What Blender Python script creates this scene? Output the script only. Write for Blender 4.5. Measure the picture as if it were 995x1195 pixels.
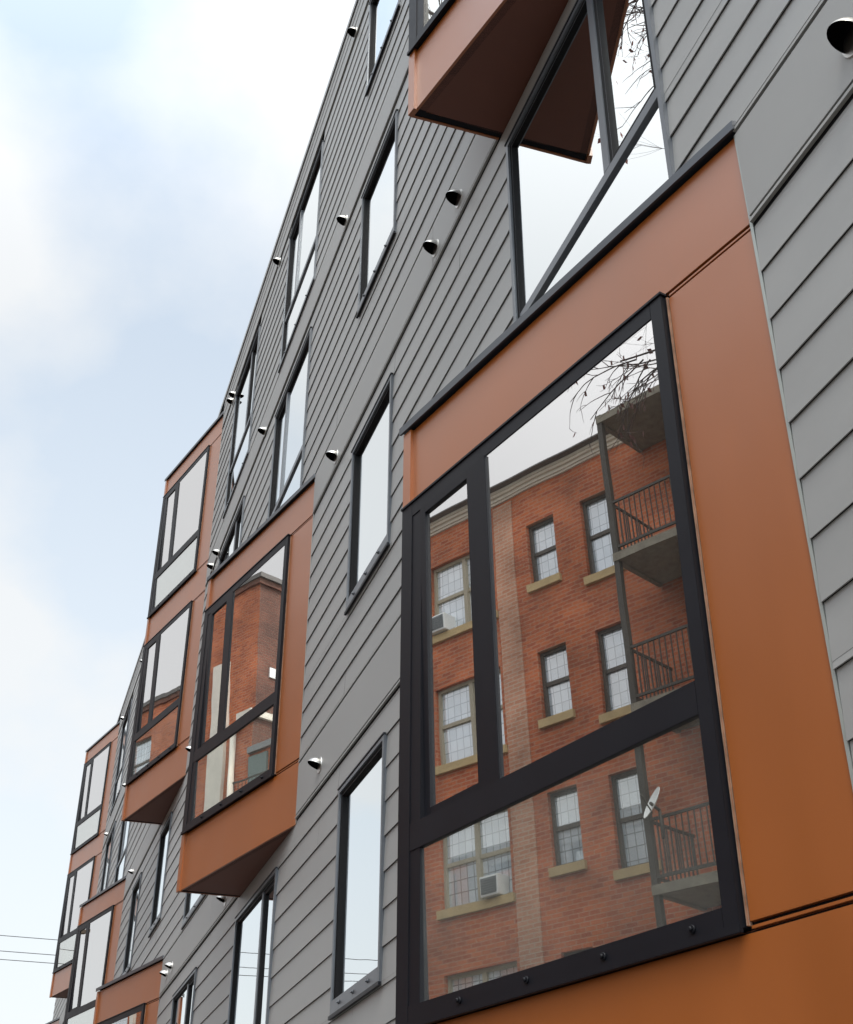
import bpy, bmesh, math, random
from mathutils import Vector, Matrix

S = 2.2            # metres per layout unit (distance from the camera to the facade)
ZC = 0.727         # camera height above the pavement, in layout units
rnd = random.Random(7)
R = math.radians
scene = bpy.context.scene
for o_ in list(bpy.data.objects):
    bpy.data.objects.remove(o_)
col = scene.collection

# ------------------------------------------------------------------ camera
pitch, yaw, roll = R(31.96), R(18.46), R(0.0976)
head = Vector((-math.cos(yaw), math.sin(yaw), 0)); rgt = Vector((math.sin(yaw), math.cos(yaw), 0)); zz = Vector((0, 0, 1))
fwd = head * math.cos(pitch) + zz * math.sin(pitch)
upv = -head * math.sin(pitch) + zz * math.cos(pitch)
r2 = rgt * math.cos(roll) + upv * math.sin(roll); u2 = -rgt * math.sin(roll) + upv * math.cos(roll)
cd = bpy.data.cameras.new('camera'); cam = bpy.data.objects.new('camera', cd); col.objects.link(cam)
cd.sensor_fit = 'VERTICAL'; cd.sensor_height = 24.0; cd.lens = 1487.5 / 1195 * 24.0
cd.clip_end = 3000; cd.clip_start = 0.05
m = Matrix((r2, u2, -fwd)).transposed().to_4x4(); m.translation = Vector((0, -S, ZC * S)); cam.matrix_world = m
scene.camera = cam

# ------------------------------------------------------------------ light
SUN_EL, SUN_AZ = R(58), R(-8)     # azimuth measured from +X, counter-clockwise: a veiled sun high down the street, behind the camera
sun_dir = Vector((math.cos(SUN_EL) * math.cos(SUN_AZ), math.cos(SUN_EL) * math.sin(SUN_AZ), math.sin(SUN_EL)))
sd = bpy.data.lights.new('sun', 'SUN'); sd.energy = 2.0; sd.angle = R(25); sd.color = (1.0, 0.95, 0.88)
so = bpy.data.objects.new('sun', sd); col.objects.link(so); so.rotation_euler = (-sun_dir).to_track_quat('-Z', 'Y').to_euler()
so.location = (0, 0, 60)

world = bpy.data.worlds.new('World'); scene.world = world; world.use_nodes = True
nt = world.node_tree; nt.nodes.clear()
N = nt.nodes.new; LK = nt.links.new
out = N('ShaderNodeOutputWorld'); bg = N('ShaderNodeBackground'); LK(bg.outputs[0], out.inputs[0])
sky = N('ShaderNodeTexSky'); sky.sky_type = 'NISHITA'; sky.sun_disc = False; sky.sun_elevation = SUN_EL
sky.sun_rotation = math.pi / 2 - SUN_AZ; sky.air_density = 1.0; sky.dust_density = 1.5; sky.ozone_density = 1.5
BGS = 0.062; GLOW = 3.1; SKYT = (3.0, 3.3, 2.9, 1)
bg.inputs[1].default_value = BGS
tc = N('ShaderNodeTexCoord'); sep = N('ShaderNodeSeparateXYZ'); LK(tc.outputs['Generated'], sep.inputs[0])
mp = N('ShaderNodeMapping'); mp.inputs['Scale'].default_value = (1.0, 1.0, 1.35); mp.inputs['Location'].default_value = (5.3, 0.6, 2.2)
LK(tc.outputs['Generated'], mp.inputs[0])
nz = N('ShaderNodeTexNoise'); nz.inputs['Scale'].default_value = 2.6; nz.inputs['Detail'].default_value = 7; nz.inputs['Roughness'].default_value = 0.52
LK(mp.outputs[0], nz.inputs['Vector'])
rp = N('ShaderNodeValToRGB'); rp.color_ramp.elements[0].position = 0.36; rp.color_ramp.elements[1].position = 0.60
# the cloud sheet thickens towards the horizon
hz = N('ShaderNodeMapRange'); hz.inputs['From Min'].default_value = 0.15; hz.inputs['From Max'].default_value = 0.75
hz.inputs['To Min'].default_value = 1.0; hz.inputs['To Max'].default_value = 0.0
LK(sep.outputs['Z'], hz.inputs['Value'])
# one cloud bank low over the roof line, a clear patch above it
def patch(d, a, b, amt, src):
    v = N('ShaderNodeVectorMath'); v.operation = 'DOT_PRODUCT'; LK(tc.outputs['Generated'], v.inputs[0]); v.inputs[1].default_value = d
    r_ = N('ShaderNodeMapRange'); r_.interpolation_type = 'SMOOTHSTEP'; r_.inputs['From Min'].default_value = a; r_.inputs['From Max'].default_value = b; r_.inputs['To Max'].default_value = amt
    LK(v.outputs['Value'], r_.inputs['Value']); q = N('ShaderNodeMath'); q.operation = 'ADD'; LK(src, q.inputs[0]); LK(r_.outputs[0], q.inputs[1]); q.use_clamp = True; return q.outputs[0]
nzs = patch((-0.6981, -0.0603, 0.7134), .93, .998, -.36, nz.outputs['Fac']); nzs = patch((-0.728, 0.0765, 0.6813), .955, .998, .26, nzs); nzs = patch((-.53, -.71, .46), .85, .99, .30, nzs); nzs = patch((-0.8035, -0.2275, 0.5501), .95, .995, .30, nzs); nzs = patch((-0.6473, -0.3209, 0.6914), .95, .995, .25, nzs)
LK(nzs, rp.inputs[0])
cf = N('ShaderNodeMath'); cf.operation = 'MAXIMUM'; LK(rp.outputs[0], cf.inputs[0]); LK(hz.outputs[0], cf.inputs[1])
cf2 = N('ShaderNodeMapRange'); cf2.inputs['To Min'].default_value = 0.45; cf2.inputs['To Max'].default_value = 0.92; LK(cf.outputs[0], cf2.inputs['Value'])
nz2 = N('ShaderNodeTexNoise'); nz2.inputs['Scale'].default_value = 1.7; nz2.inputs['Detail'].default_value = 5; LK(mp.outputs[0], nz2.inputs['Vector'])
cl = N('ShaderNodeMixRGB'); cl.inputs[1].default_value = (8.9, 9.1, 9.2, 1); cl.inputs[2].default_value = (9.6, 9.6, 9.5, 1); LK(nz2.outputs['Fac'], cl.inputs[0])
mx = N('ShaderNodeMixRGB'); LK(cf2.outputs[0], mx.inputs[0]); sk2 = N('ShaderNodeMixRGB'); sk2.blend_type = 'MULTIPLY'; sk2.inputs[0].default_value = 1; sk2.inputs[2].default_value = SKYT; LK(sky.outputs[0], sk2.inputs[1]); LK(sk2.outputs[0], mx.inputs[1]); LK(cl.outputs[0], mx.inputs[2])
# the cloud is brighter round the veiled sun
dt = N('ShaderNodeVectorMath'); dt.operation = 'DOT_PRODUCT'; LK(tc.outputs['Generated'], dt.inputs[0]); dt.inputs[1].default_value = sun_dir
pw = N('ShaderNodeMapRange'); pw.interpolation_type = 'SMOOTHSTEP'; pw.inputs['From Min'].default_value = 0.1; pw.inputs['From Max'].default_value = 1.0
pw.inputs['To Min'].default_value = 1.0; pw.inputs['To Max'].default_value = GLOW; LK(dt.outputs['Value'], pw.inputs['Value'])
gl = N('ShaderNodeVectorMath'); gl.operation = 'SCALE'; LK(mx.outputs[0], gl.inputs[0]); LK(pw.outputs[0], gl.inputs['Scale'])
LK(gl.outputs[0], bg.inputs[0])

vs = scene.view_settings
vs.view_transform = 'Standard'; vs.look = 'None'; vs.gamma = 1.0; vs.use_curve_mapping = False; vs.exposure = 0.72
scene.render.engine = 'CYCLES'
scene.cycles.max_bounces = 10; scene.cycles.glossy_bounces = 6; scene.cycles.transparent_max_bounces = 12
scene.render.resolution_x = 853; scene.render.resolution_y = 1024

# ------------------------------------------------------------------ materials
def mat(name, rgb, rough=0.6, metal=0.0, spec=0.5, var=0.0, vscale=3.0, bump=0.0, bscale=200.0, streak=False, wave=0.0):
    m = bpy.data.materials.new(name); m.use_nodes = True; t = m.node_tree; b = t.nodes['Principled BSDF']
    b.inputs['Base Color'].default_value = (*rgb, 1); b.inputs['Roughness'].default_value = rough
    b.inputs['Metallic'].default_value = metal; b.inputs['Specular IOR Level'].default_value = spec
    tcn = t.nodes.new('ShaderNodeTexCoord'); geo = t.nodes.new('ShaderNodeNewGeometry')
    if var:
        n = t.nodes.new('ShaderNodeTexNoise'); n.inputs['Scale'].default_value = vscale; n.inputs['Detail'].default_value = 6; n.inputs['Roughness'].default_value = .62
        if streak:
            mpn = t.nodes.new('ShaderNodeMapping'); mpn.inputs['Scale'].default_value = streak
            t.links.new(geo.outputs['Position'], mpn.inputs[0]); t.links.new(mpn.outputs[0], n.inputs['Vector'])
        else:
            t.links.new(geo.outputs['Position'], n.inputs['Vector'])
        mr = t.nodes.new('ShaderNodeMapRange'); mr.inputs['From Min'].default_value = .25; mr.inputs['From Max'].default_value = .75
        mr.inputs['To Min'].default_value = 1 - var; mr.inputs['To Max'].default_value = 1 + var
        t.links.new(n.outputs['Fac'], mr.inputs['Value'])
        mm = t.nodes.new('ShaderNodeVectorMath'); mm.operation = 'SCALE'; mm.inputs[0].default_value = rgb
        t.links.new(mr.outputs[0], mm.inputs['Scale']); t.links.new(mm.outputs[0], b.inputs['Base Color'])
        rr = t.nodes.new('ShaderNodeMapRange'); rr.inputs['To Min'].default_value = max(0.02, rough - .08); rr.inputs['To Max'].default_value = rough + .08
        t.links.new(n.outputs['Fac'], rr.inputs['Value']); t.links.new(rr.outputs[0], b.inputs['Roughness'])
    if bump:
        n2 = t.nodes.new('ShaderNodeTexNoise'); n2.inputs['Scale'].default_value = bscale; n2.inputs['Detail'].default_value = 3
        t.links.new(geo.outputs['Position'], n2.inputs['Vector'])
        bp = t.nodes.new('ShaderNodeBump'); bp.inputs['Strength'].default_value = bump; bp.inputs['Distance'].default_value = .0
        t.links.new(n2.outputs['Fac'], bp.inputs['Height']); t.links.new(bp.outputs[0], b.inputs['Normal'])
        if wave:        # slight oil-canning of the sheet
            n3 = t.nodes.new('ShaderNodeTexNoise'); n3.inputs['Scale'].default_value = 1.4; n3.inputs['Detail'].default_value = 1; t.links.new(geo.outputs['Position'], n3.inputs['Vector'])
            b3 = t.nodes.new('ShaderNodeBump'); b3.inputs['Strength'].default_value = 1; b3.inputs['Distance'].default_value = wave
            t.links.new(n3.outputs['Fac'], b3.inputs['Height']); t.links.new(b3.outputs[0], bp.inputs['Normal'])
    return m

def glass(name, refl, tint=(1, 1, 1), wav=0.02, wscale=1.3, trans=(1, 1, 1), rough=0.0, back=None, haze=0.0):
    """coated pane: part mirror, part clear"""
    m = bpy.data.materials.new(name); m.use_nodes = True; t = m.node_tree; t.nodes.clear()
    o = t.nodes.new('ShaderNodeOutputMaterial'); mix = t.nodes.new('ShaderNodeMixShader')
    g = t.nodes.new('ShaderNodeBsdfGlossy'); g.inputs['Color'].default_value = (*tint, 1); g.inputs['Roughness'].default_value = rough
    if back is None:
        tr = t.nodes.new('ShaderNodeBsdfTransparent'); tr.inputs['Color'].default_value = (*trans, 1)
    else:
        tr = t.nodes.new('ShaderNodeBsdfDiffuse'); tr.inputs['Color'].default_value = (*back, 1)
    lw = t.nodes.new('ShaderNodeLayerWeight'); lw.inputs['Blend'].default_value = 0.35
    mr = t.nodes.new('ShaderNodeMapRange'); mr.inputs['To Min'].default_value = refl; mr.inputs['To Max'].default_value = min(1, refl + .35)
    t.links.new(lw.outputs['Fresnel'], mr.inputs['Value'])
    t.links.new(mr.outputs[0], mix.inputs[0]); t.links.new(tr.outputs[0], mix.inputs[1]); t.links.new(g.outputs[0], mix.inputs[2])
    if wav:
        geo = t.nodes.new('ShaderNodeNewGeometry'); n = t.nodes.new('ShaderNodeTexNoise'); n.inputs['Scale'].default_value = wscale; n.inputs['Detail'].default_value = 1
        t.links.new(geo.outputs['Position'], n.inputs['Vector'])
        bp = t.nodes.new('ShaderNodeBump'); bp.inputs['Strength'].default_value = 1.0; bp.inputs['Distance'].default_value = wav
        t.links.new(n.outputs['Fac'], bp.inputs['Height']); t.links.new(bp.outputs[0], g.inputs['Normal'])
    res = mix
    if haze:            # pale veil painting in the haze of light from behind the pane
        df = t.nodes.new('ShaderNodeBsdfDiffuse'); df.inputs['Color'].default_value = (.55, .55, .53, 1); res = t.nodes.new('ShaderNodeMixShader')
        ge = t.nodes.new('ShaderNodeNewGeometry'); nn = t.nodes.new('ShaderNodeTexNoise'); nn.inputs['Scale'].default_value = 2.2; nn.inputs['Detail'].default_value = 8; nn.inputs['Roughness'].default_value = .65
        t.links.new(ge.outputs['Position'], nn.inputs['Vector']); fr = t.nodes.new('ShaderNodeMapRange'); fr.inputs['From Min'].default_value = .3; fr.inputs['From Max'].default_value = .7
        fr.inputs['To Min'].default_value = haze * .5; fr.inputs['To Max'].default_value = haze * 1.5; t.links.new(nn.outputs['Fac'], fr.inputs['Value'])
        t.links.new(fr.outputs[0], res.inputs[0]); t.links.new(mix.outputs[0], res.inputs[1]); t.links.new(df.outputs[0], res.inputs[2])
    t.links.new(res.outputs[0], o.inputs[0]); return m

def brick(name, c1, c2, mortar, sc=1.0):
    m = bpy.data.materials.new(name); m.use_nodes = True; t = m.node_tree; b = t.nodes['Principled BSDF']; b.inputs['Roughness'].default_value = .85
    geo = t.nodes.new('ShaderNodeNewGeometry'); sp = t.nodes.new('ShaderNodeSeparateXYZ'); t.links.new(geo.outputs['Position'], sp.inputs[0])
    ad = t.nodes.new('ShaderNodeMath'); ad.operation = 'ADD'; t.links.new(sp.outputs['X'], ad.inputs[0]); t.links.new(sp.outputs['Y'], ad.inputs[1])
    cb = t.nodes.new('ShaderNodeCombineXYZ'); t.links.new(ad.outputs[0], cb.inputs[0]); t.links.new(sp.outputs['Z'], cb.inputs[1])
    bt = t.nodes.new('ShaderNodeTexBrick'); bt.inputs['Scale'].default_value = sc; bt.inputs['Brick Width'].default_value = .24; bt.inputs['Row Height'].default_value = .085
    bt.inputs['Mortar Size'].default_value = .010; bt.inputs['Mortar Smooth'].default_value = .2; bt.inputs['Bias'].default_value = -.2
    bt.inputs['Color1'].default_value = (*c1, 1); bt.inputs['Color2'].default_value = (*c2, 1); bt.inputs['Mortar'].default_value = (*mortar, 1)
    t.links.new(cb.outputs[0], bt.inputs['Vector'])
    n = t.nodes.new('ShaderNodeTexNoise'); n.inputs['Scale'].default_value = .9; n.inputs['Detail'].default_value = 7; t.links.new(geo.outputs['Position'], n.inputs['Vector'])
    mr = t.nodes.new('ShaderNodeMapRange'); mr.inputs['From Min'].default_value = .3; mr.inputs['From Max'].default_value = .7; mr.inputs['To Min'].default_value = .62; mr.inputs['To Max'].default_value = 1.28
    t.links.new(n.outputs['Fac'], mr.inputs['Value'])
    vm = t.nodes.new('ShaderNodeVectorMath'); vm.operation = 'SCALE'; t.links.new(bt.outputs['Color'], vm.inputs[0]); t.links.new(mr.outputs[0], vm.inputs['Scale'])
    t.links.new(vm.outputs[0], b.inputs['Base Color'])
    bp = t.nodes.new('ShaderNodeBump'); bp.inputs['Strength'].default_value = .5; bp.inputs['Distance'].default_value = .012; bp.invert = True
    t.links.new(bt.outputs['Fac'], bp.inputs['Height']); t.links.new(bp.outputs[0], b.inputs['Normal'])
    return m

M = {}
M['siding'] = mat('painted_grey_siding', (.236, .236, .230), .48, spec=.6, var=.10, vscale=1.0, bump=.12, bscale=60, streak=(.9, .9, 2.2), wave=.006)
M['belt'] = mat('painted_grey_board', (.246, .246, .240), .5, spec=.45, var=.06, vscale=1.2, bump=.06, bscale=120)
for k_ in ('siding', 'belt'):
    t_ = M[k_].node_tree; b_ = t_.nodes['Principled BSDF']; l_ = b_.inputs['Base Color'].links[0]; src = l_.from_socket
    g_ = t_.nodes.new('ShaderNodeNewGeometry'); m_ = t_.nodes.new('ShaderNodeMapRange'); m_.inputs['To Min'].default_value = .93; m_.inputs['To Max'].default_value = 1.06
    v_ = t_.nodes.new('ShaderNodeVectorMath'); v_.operation = 'SCALE'
    t_.links.new(g_.outputs['Random Per Island'], m_.inputs['Value']); t_.links.new(src, v_.inputs[0]); t_.links.new(m_.outputs[0], v_.inputs['Scale']); t_.links.new(v_.outputs[0], b_.inputs['Base Color'])
M['dark_gap'] = mat('dark_membrane', (.012, .012, .014), .9, spec=.1)
M['flash'] = mat('grey_flashing', (.25, .25, .24), .5)
M['cap'] = mat('dark_metal_cap', (.045, .05, .06), .32, metal=.4, var=.08, vscale=3)
M['orange'] = mat('burnt_orange_panel', (.232, .062, .0074), .42, spec=.5, var=.09, vscale=1.0, bump=.10, bscale=230, streak=(2.2, 2.2, .5), wave=.012)
b_ = M['orange'].node_tree.nodes['Principled BSDF']; b_.inputs['Coat Weight'].default_value = .65; b_.inputs['Coat Roughness'].default_value = .32; b_.inputs['Coat IOR'].default_value = 1.6
M['soffit'] = mat('dark_soffit_panel', (.105, .032, .018), .6, var=.06, vscale=1.5, bump=.05, bscale=200)  # darker than the face panels
M['edge'] = mat('sage_metal_edge_trim', (.30, .32, .30), .4, metal=.4)
M['frame'] = mat('black_window_frame', (.0068, .0072, .010), .46, spec=.2, var=.1, vscale=5)
M['trim'] = mat('blue_grey_window_trim', (.105, .115, .13), .38, metal=.35, var=.08, vscale=6)
M['jamb'] = mat('matt_black_jamb', (.006, .006, .007), .7, spec=.15)
M['bolt'] = mat('bolt_head', (.10, .10, .11), .3, metal=.9)
M['steel'] = mat('stainless_hood', (.42, .41, .39), .36, metal=1.0, var=.1, vscale=18)
t_ = M['steel'].node_tree; b_ = t_.nodes['Principled BSDF']; g_ = t_.nodes.new('ShaderNodeNewGeometry'); d_ = t_.nodes.new('ShaderNodeBsdfDiffuse'); d_.inputs[0].default_value = (.004, .004, .004, 1)
x_ = t_.nodes.new('ShaderNodeMixShader'); t_.links.new(g_.outputs['Backfacing'], x_.inputs[0]); t_.links.new(b_.outputs[0], x_.inputs[1]); t_.links.new(d_.outputs[0], x_.inputs[2])
t_.links.new(x_.outputs[0], t_.nodes['Material Output'].inputs[0])          # the hood's inner faces are coloured black for the shade inside it
M['black'] = mat('black_throat', (.006, .006, .006), .9, spec=.1)
M['pane'] = glass('coated_glass_outer', .76, (.98, 1.0, 1.0), .0004, 2.0)
M['pane_in'] = glass('coated_glass_inner', .65, (.94, .98, 1.0), .0005, 1.7, back=(.05, .055, .06))
M['bpane'] = glass('bay_glass_outer', .66, (1.0, .97, .955), .0005, 1.6, haze=.02)
M['bpane_in'] = glass('bay_glass_inner', .12, (1.0, .96, .93), .0006, 1.3, trans=(.9, .88, .82))
M['lpane'] = glass('bay_guard_glass_outer', .60, (.97, .97, .94), .0005, 1.6, trans=(.9, .92, .9), haze=.06)
M['clear'] = glass('plain_glass', .08, (1, 1, 1), 0)
M['rawedge'] = mat('worn_sealant_edge', (.20, .115, .075), .9, var=.6, vscale=14)
M['room'] = mat('room_plaster', (.33, .31, .28), .8)
M['roof'] = mat('roof_membrane', (.2, .2, .2), .9)
M['brick'] = brick('red_brick', (.50, .128, .041), (.30, .062, .024), (.42, .22, .13))
M['brick_pale'] = brick('pale_band_brick', (.52, .25, .15), (.42, .17, .09), (.48, .36, .26))
M['brick_dark'] = brick('darkened_brick', (.15, .052, .030), (.09, .032, .019), (.13, .085, .06))  # darker copy of the red brick: the side wall's shade put into colour
M['clad'] = mat('grey_green_cladding', (.16, .20, .18), .5, var=.25, vscale=3, streak=(14, 14, .3))
M['stone'] = mat('buff_stone', (.46, .33, .16), .8, var=.15, vscale=4)
M['cornice'] = mat('cream_cornice', (.72, .66, .56), .6, var=.12, vscale=3)
M['cornice_dk'] = mat('dark_cornice', (.12, .11, .10), .6)
M['sash'] = mat('brown_sash', (.075, .06, .045), .5)
M['sash_lt'] = mat('tan_sash', (.36, .31, .22), .6)
M['curtain'] = glass('curtained_pane', .38, (1, 1, 1), 0, back=(.50, .53, .55))
t_ = M['curtain'].node_tree; d_ = [n for n in t_.nodes if n.type == 'BSDF_DIFFUSE'][0]
g_ = t_.nodes.new('ShaderNodeNewGeometry'); s_ = t_.nodes.new('ShaderNodeSeparateXYZ'); c_ = t_.nodes.new('ShaderNodeCombineXYZ'); k_ = t_.nodes.new('ShaderNodeTexBrick')
t_.links.new(g_.outputs['Position'], s_.inputs[0]); t_.links.new(s_.outputs['X'], c_.inputs[0]); t_.links.new(s_.outputs['Z'], c_.inputs[1]); t_.links.new(c_.outputs[0], k_.inputs['Vector'])
k_.offset = 0; k_.inputs['Scale'].default_value = 1; k_.inputs['Brick Width'].default_value = .17; k_.inputs['Row Height'].default_value = .24; k_.inputs['Mortar Size'].default_value = .012; k_.inputs['Mortar Smooth'].default_value = .4
k_.inputs['Color1'].default_value = (.66, .72, .76, 1); k_.inputs['Color2'].default_value = (.50, .56, .60, 1); k_.inputs['Mortar'].default_value = (.20, .23, .25, 1); t_.links.new(k_.outputs['Color'], d_.inputs[0])
M['iron'] = mat('fire_escape_iron', (.062, .052, .040), .55, metal=.3)
M['deck'] = mat('weathered_deck', (.20, .175, .13), .8, var=.3, vscale=8)
M['white'] = mat('white_metal', (.75, .75, .72), .5)
M['grille'] = mat('grey_grille', (.16, .17, .17), .6)
M['bark'] = mat('bark', (.07, .05, .045), .9, var=.3, vscale=12)
M['leaf'] = mat('withered_leaf', (.16, .05, .035), .8, var=.4, vscale=9)
M['asphalt'] = mat('asphalt', (.05, .05, .052), .9, var=.2, vscale=2)
M['concrete'] = mat('concrete', (.13, .125, .12), .9, var=.15, vscale=2)
M['earth'] = mat('dry_ground', (.12, .11, .08), .95, var=.3, vscale=1)
M['paint'] = mat('road_paint', (.75, .72, .5), .7)
M['wood'] = mat('pole_wood', (.12, .085, .055), .9, var=.2, vscale=8)
M['wire'] = mat('cable_sheath', (.03, .03, .035), .6)

# ------------------------------------------------------------------ mesh helpers (layout units in, metres out)
class MB:
    def __init__(s): s.v = []; s.f = []; s.mi = []; s.mats = []; s.smooth = []
    def mid(s, m):
        if m not in s.mats: s.mats.append(m)
        return s.mats.index(m)
    def poly(s, pts, m, smooth=False):
        k = len(s.v); s.v += [tuple(p) for p in pts]; s.f.append(list(range(k, k + len(pts)))); s.mi.append(s.mid(m)); s.smooth.append(smooth)
    def prism(s, base, z0, z1, m):
        """vertical prism over a CCW 2D polygon"""
        n = len(base)
        s.poly([(x, y, z1) for x, y in base], m); s.poly([(x, y, z0) for x, y in reversed(base)], m)
        for i in range(n):
            a, b = base[i], base[(i + 1) % n]
            s.poly([(a[0], a[1], z0), (b[0], b[1], z0), (b[0], b[1], z1), (a[0], a[1], z1)], m)
    def box(s, x0, x1, y0, y1, z0, z1, m, fr=None):
        if fr is None: base = [(x0, y0), (x1, y0), (x1, y1), (x0, y1)]
        else:
            o, a, b = fr
            base = [(o[0] + a[0] * p + b[0] * q, o[1] + a[1] * p + b[1] * q) for p, q in ((x0, y0), (x1, y0), (x1, y1), (x0, y1))]
            if a[0] * b[1] - a[1] * b[0] < 0: base.reverse()
        s.prism(base, z0, z1, m)
    def tube(s, p, q, r0, r1, m, n=6, cap=True):
        p, q = Vector(p), Vector(q); d = (q - p).normalized(); a = d.orthogonal().normalized(); b = d.cross(a)
        ra = [p + (a * math.cos(t) + b * math.sin(t)) * r0 for t in [2 * math.pi * i / n for i in range(n)]]
        rb = [q + (a * math.cos(t) + b * math.sin(t)) * r1 for t in [2 * math.pi * i / n for i in range(n)]]
        for i in range(n):
            j = (i + 1) % n; s.poly([ra[i], ra[j], rb[j], rb[i]], m, True)
        if cap: s.poly(list(reversed(ra)), m); s.poly(rb, m)
    def mesh(s, name, bevel=0):
        me = bpy.data.meshes.new(name); me.from_pydata([(x * S, y * S, z * S) for x, y, z in s.v], [], s.f)
        for mm in s.mats: me.materials.append(M[mm])
        me.polygons.foreach_set('material_index', s.mi); me.polygons.foreach_set('use_smooth', s.smooth)
        bm = bmesh.new(); bm.from_mesh(me); bmesh.ops.remove_doubles(bm, verts=bm.verts, dist=1e-5)
        if bevel:
            es = [e for e in bm.edges if len(e.link_faces) == 2 and e.calc_face_angle(0) > .6]
            bmesh.ops.bevel(bm, geom=es, offset=bevel, segments=2, affect='EDGES', clamp_overlap=True)
        bm.to_mesh(me); bm.free(); me.update(); return me

def link(name, me, parent=None, loc=(0, 0, 0), rz=0.0):
    o = bpy.data.objects.new(name, me); col.objects.link(o); o.parent = parent
    o.location = (loc[0] * S, loc[1] * S, loc[2] * S); o.rotation_euler = (0, 0, rz); return o
def build(mb, name, parent=None, loc=(0, 0, 0), rz=0.0, bevel=0): return link(name, mb.mesh(name, bevel), parent, loc, rz)
def thing(o, label, cat, group=None):
    o['label'] = label; o['category'] = cat
    if group: o['group'] = group
    return o
def empty(name, loc=(0, 0, 0)):
    o = bpy.data.objects.new(name, None); col.objects.link(o); o.location = (loc[0] * S, loc[1] * S, loc[2] * S); o.empty_display_size = .3; return o
def struct(o): o['kind'] = 'structure'; return o
def copy_tree(o, parent, loc=None):
    c = o.copy(); col.objects.link(c); c.parent = parent
    if loc is not None: c.location = (loc[0] * S, loc[1] * S, loc[2] * S)
    for ch in list(o.children): copy_tree(ch, c)
    return c

GZ = 0.0                       # the pavement; every z below is v + ZC
def Z(v): return v + ZC

# ------------------------------------------------------------------ the ground
mb = MB(); mb.poly([(-150, -150, -.06), (150, -150, -.06), (150, 150, -.06), (-150, 150, -.06)], 'earth'); struct(build(mb, 'ground'))
mb = MB(); mb.box(-150, 150, -5.2, -2.3, -.10, -.055, 'asphalt'); struct(build(mb, 'road'))
mb = MB()
mb.box(-150, 150, -2.3, .0, -.2, 0, 'concrete'); struct(build(mb, 'pavement'))
mb = MB(); mb.box(-150, 150, -7.0, -5.2, -.2, 0, 'concrete'); struct(build(mb, 'pavement'))
mb = MB(); mb.box(-150, 150, -3.79, -3.75, -.055, -.053, 'paint'); mb.box(-150, 150, -3.71, -3.67, -.055, -.053, 'paint'); struct(build(mb, 'road_marking'))

# ------------------------------------------------------------------ the grey apartment building
XL, XRR = -18.9, 7.0
ROOF = 5.775
BELT = {1: (.17, .41), 2: (1.513, 1.751), 3: (2.833, 3.055), 4: (4.165, 4.385), 5: (5.485, ROOF)}
DX, DY = 1.055, .270
ANG = math.atan2(DY, DX); BL = math.hypot(DX, DY)
BAYF2 = [(-1.286, 2), (-7.86, 2), (-14.25, 2)]
BAYF3 = [(-4.487, 3), (-10.84, 3), (-17.27, 3), (1.92, 3)]
BAYF45 = [(-1.286, 4), (-7.74, 4), (-13.97, 4)]
BZ = {2: (.17, 1.751, [(.425, 1.522)]), 3: (1.505, 3.032, [(1.757, 2.843)]), 4: (2.838, 5.645, [(3.09, 4.155), (4.395, 5.47)])}
holes = []        # x0,x1,z0,z1 cut through siding
for x, k in BAYF2 + BAYF3 + BAYF45:
    holes.append((x - DX, x + .002, BZ[k][0], BZ[k][1]))
TOPS = {2: 1.414, 3: 2.737, 4: 4.075, 5: 5.39}
SB = {2: .72, 3: 2.055, 4: 3.405, 5: 4.735}
BB = {2: .41, 3: 1.751, 4: 3.055, 5: 4.385}
singles = []      # x0, x1, floor
for f in (2, 3, 4, 5): singles.append((-3.85, -3.345, f)); singles.append((-.62, -.12, f))
singles += [(-8.69, -8.205, 3), (-10.13, -9.64, 2), (-10.13, -9.64, 3), (-10.13, -9.64, 4), (-10.13, -9.64, 5)]
bigs = []         # x0, x1, floor, side of the narrow casement (-1 left / +1 right)
bigs += [(-2.27, -1.482, 3, 1)]
for x0, x1, fl, sd_ in [(-5.54, -4.755, (2, 4, 5), -1), (-7.16, -6.375, (3, 4, 5), 1), (-11.9, -11.12, (4, 5), -1), (-13.45, -12.66, (3, 4, 5), 1)]:
    for f in fl: bigs.append((x0, x1, f, sd_ if not (f == 2) else 1))
bigs.append((-7.25, -6.53, 2, 1))
for x0, x1, f in singles: holes.append((x0 + .004, x1 - .004, SB[f] + .004, TOPS[f] - .004))
for x0, x1, f, s_ in bigs: holes.append((x0 + .004, x1 - .004, BB[f] + .004, TOPS[f] - .004))

def spans(z0, z1, xa=XL, xb=XRR):
    """x intervals of the facade free of openings in the band z0..z1"""
    cut = sorted((h[0], h[1]) for h in holes if h[2] < z1 - 1e-4 and h[3] > z0 + 1e-4)
    res = []; x = xa
    for a, b in cut:
        if a > x + 1e-4: res.append((x, a))
        x = max(x, b)
    if x < xb: res.append((x, xb))
    return res
def pieces(z0, z1):
    """sub-bands in which the set of openings does not change"""
    zs = sorted({z0, z1} | {z for h in holes for z in (h[2], h[3]) if z0 + .004 < z < z1 - .004})
    return list(zip(zs[:-1], zs[1:]))

bld = empty('apartment_building', (-6, 0, 0))
thing(bld, 'grey lap-sided apartment block with wedge-shaped burnt orange bays and black framed windows', 'building')
OX = 6.0
def B(o_loc): return (o_loc[0] + OX, o_loc[1], o_loc[2])

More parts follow.
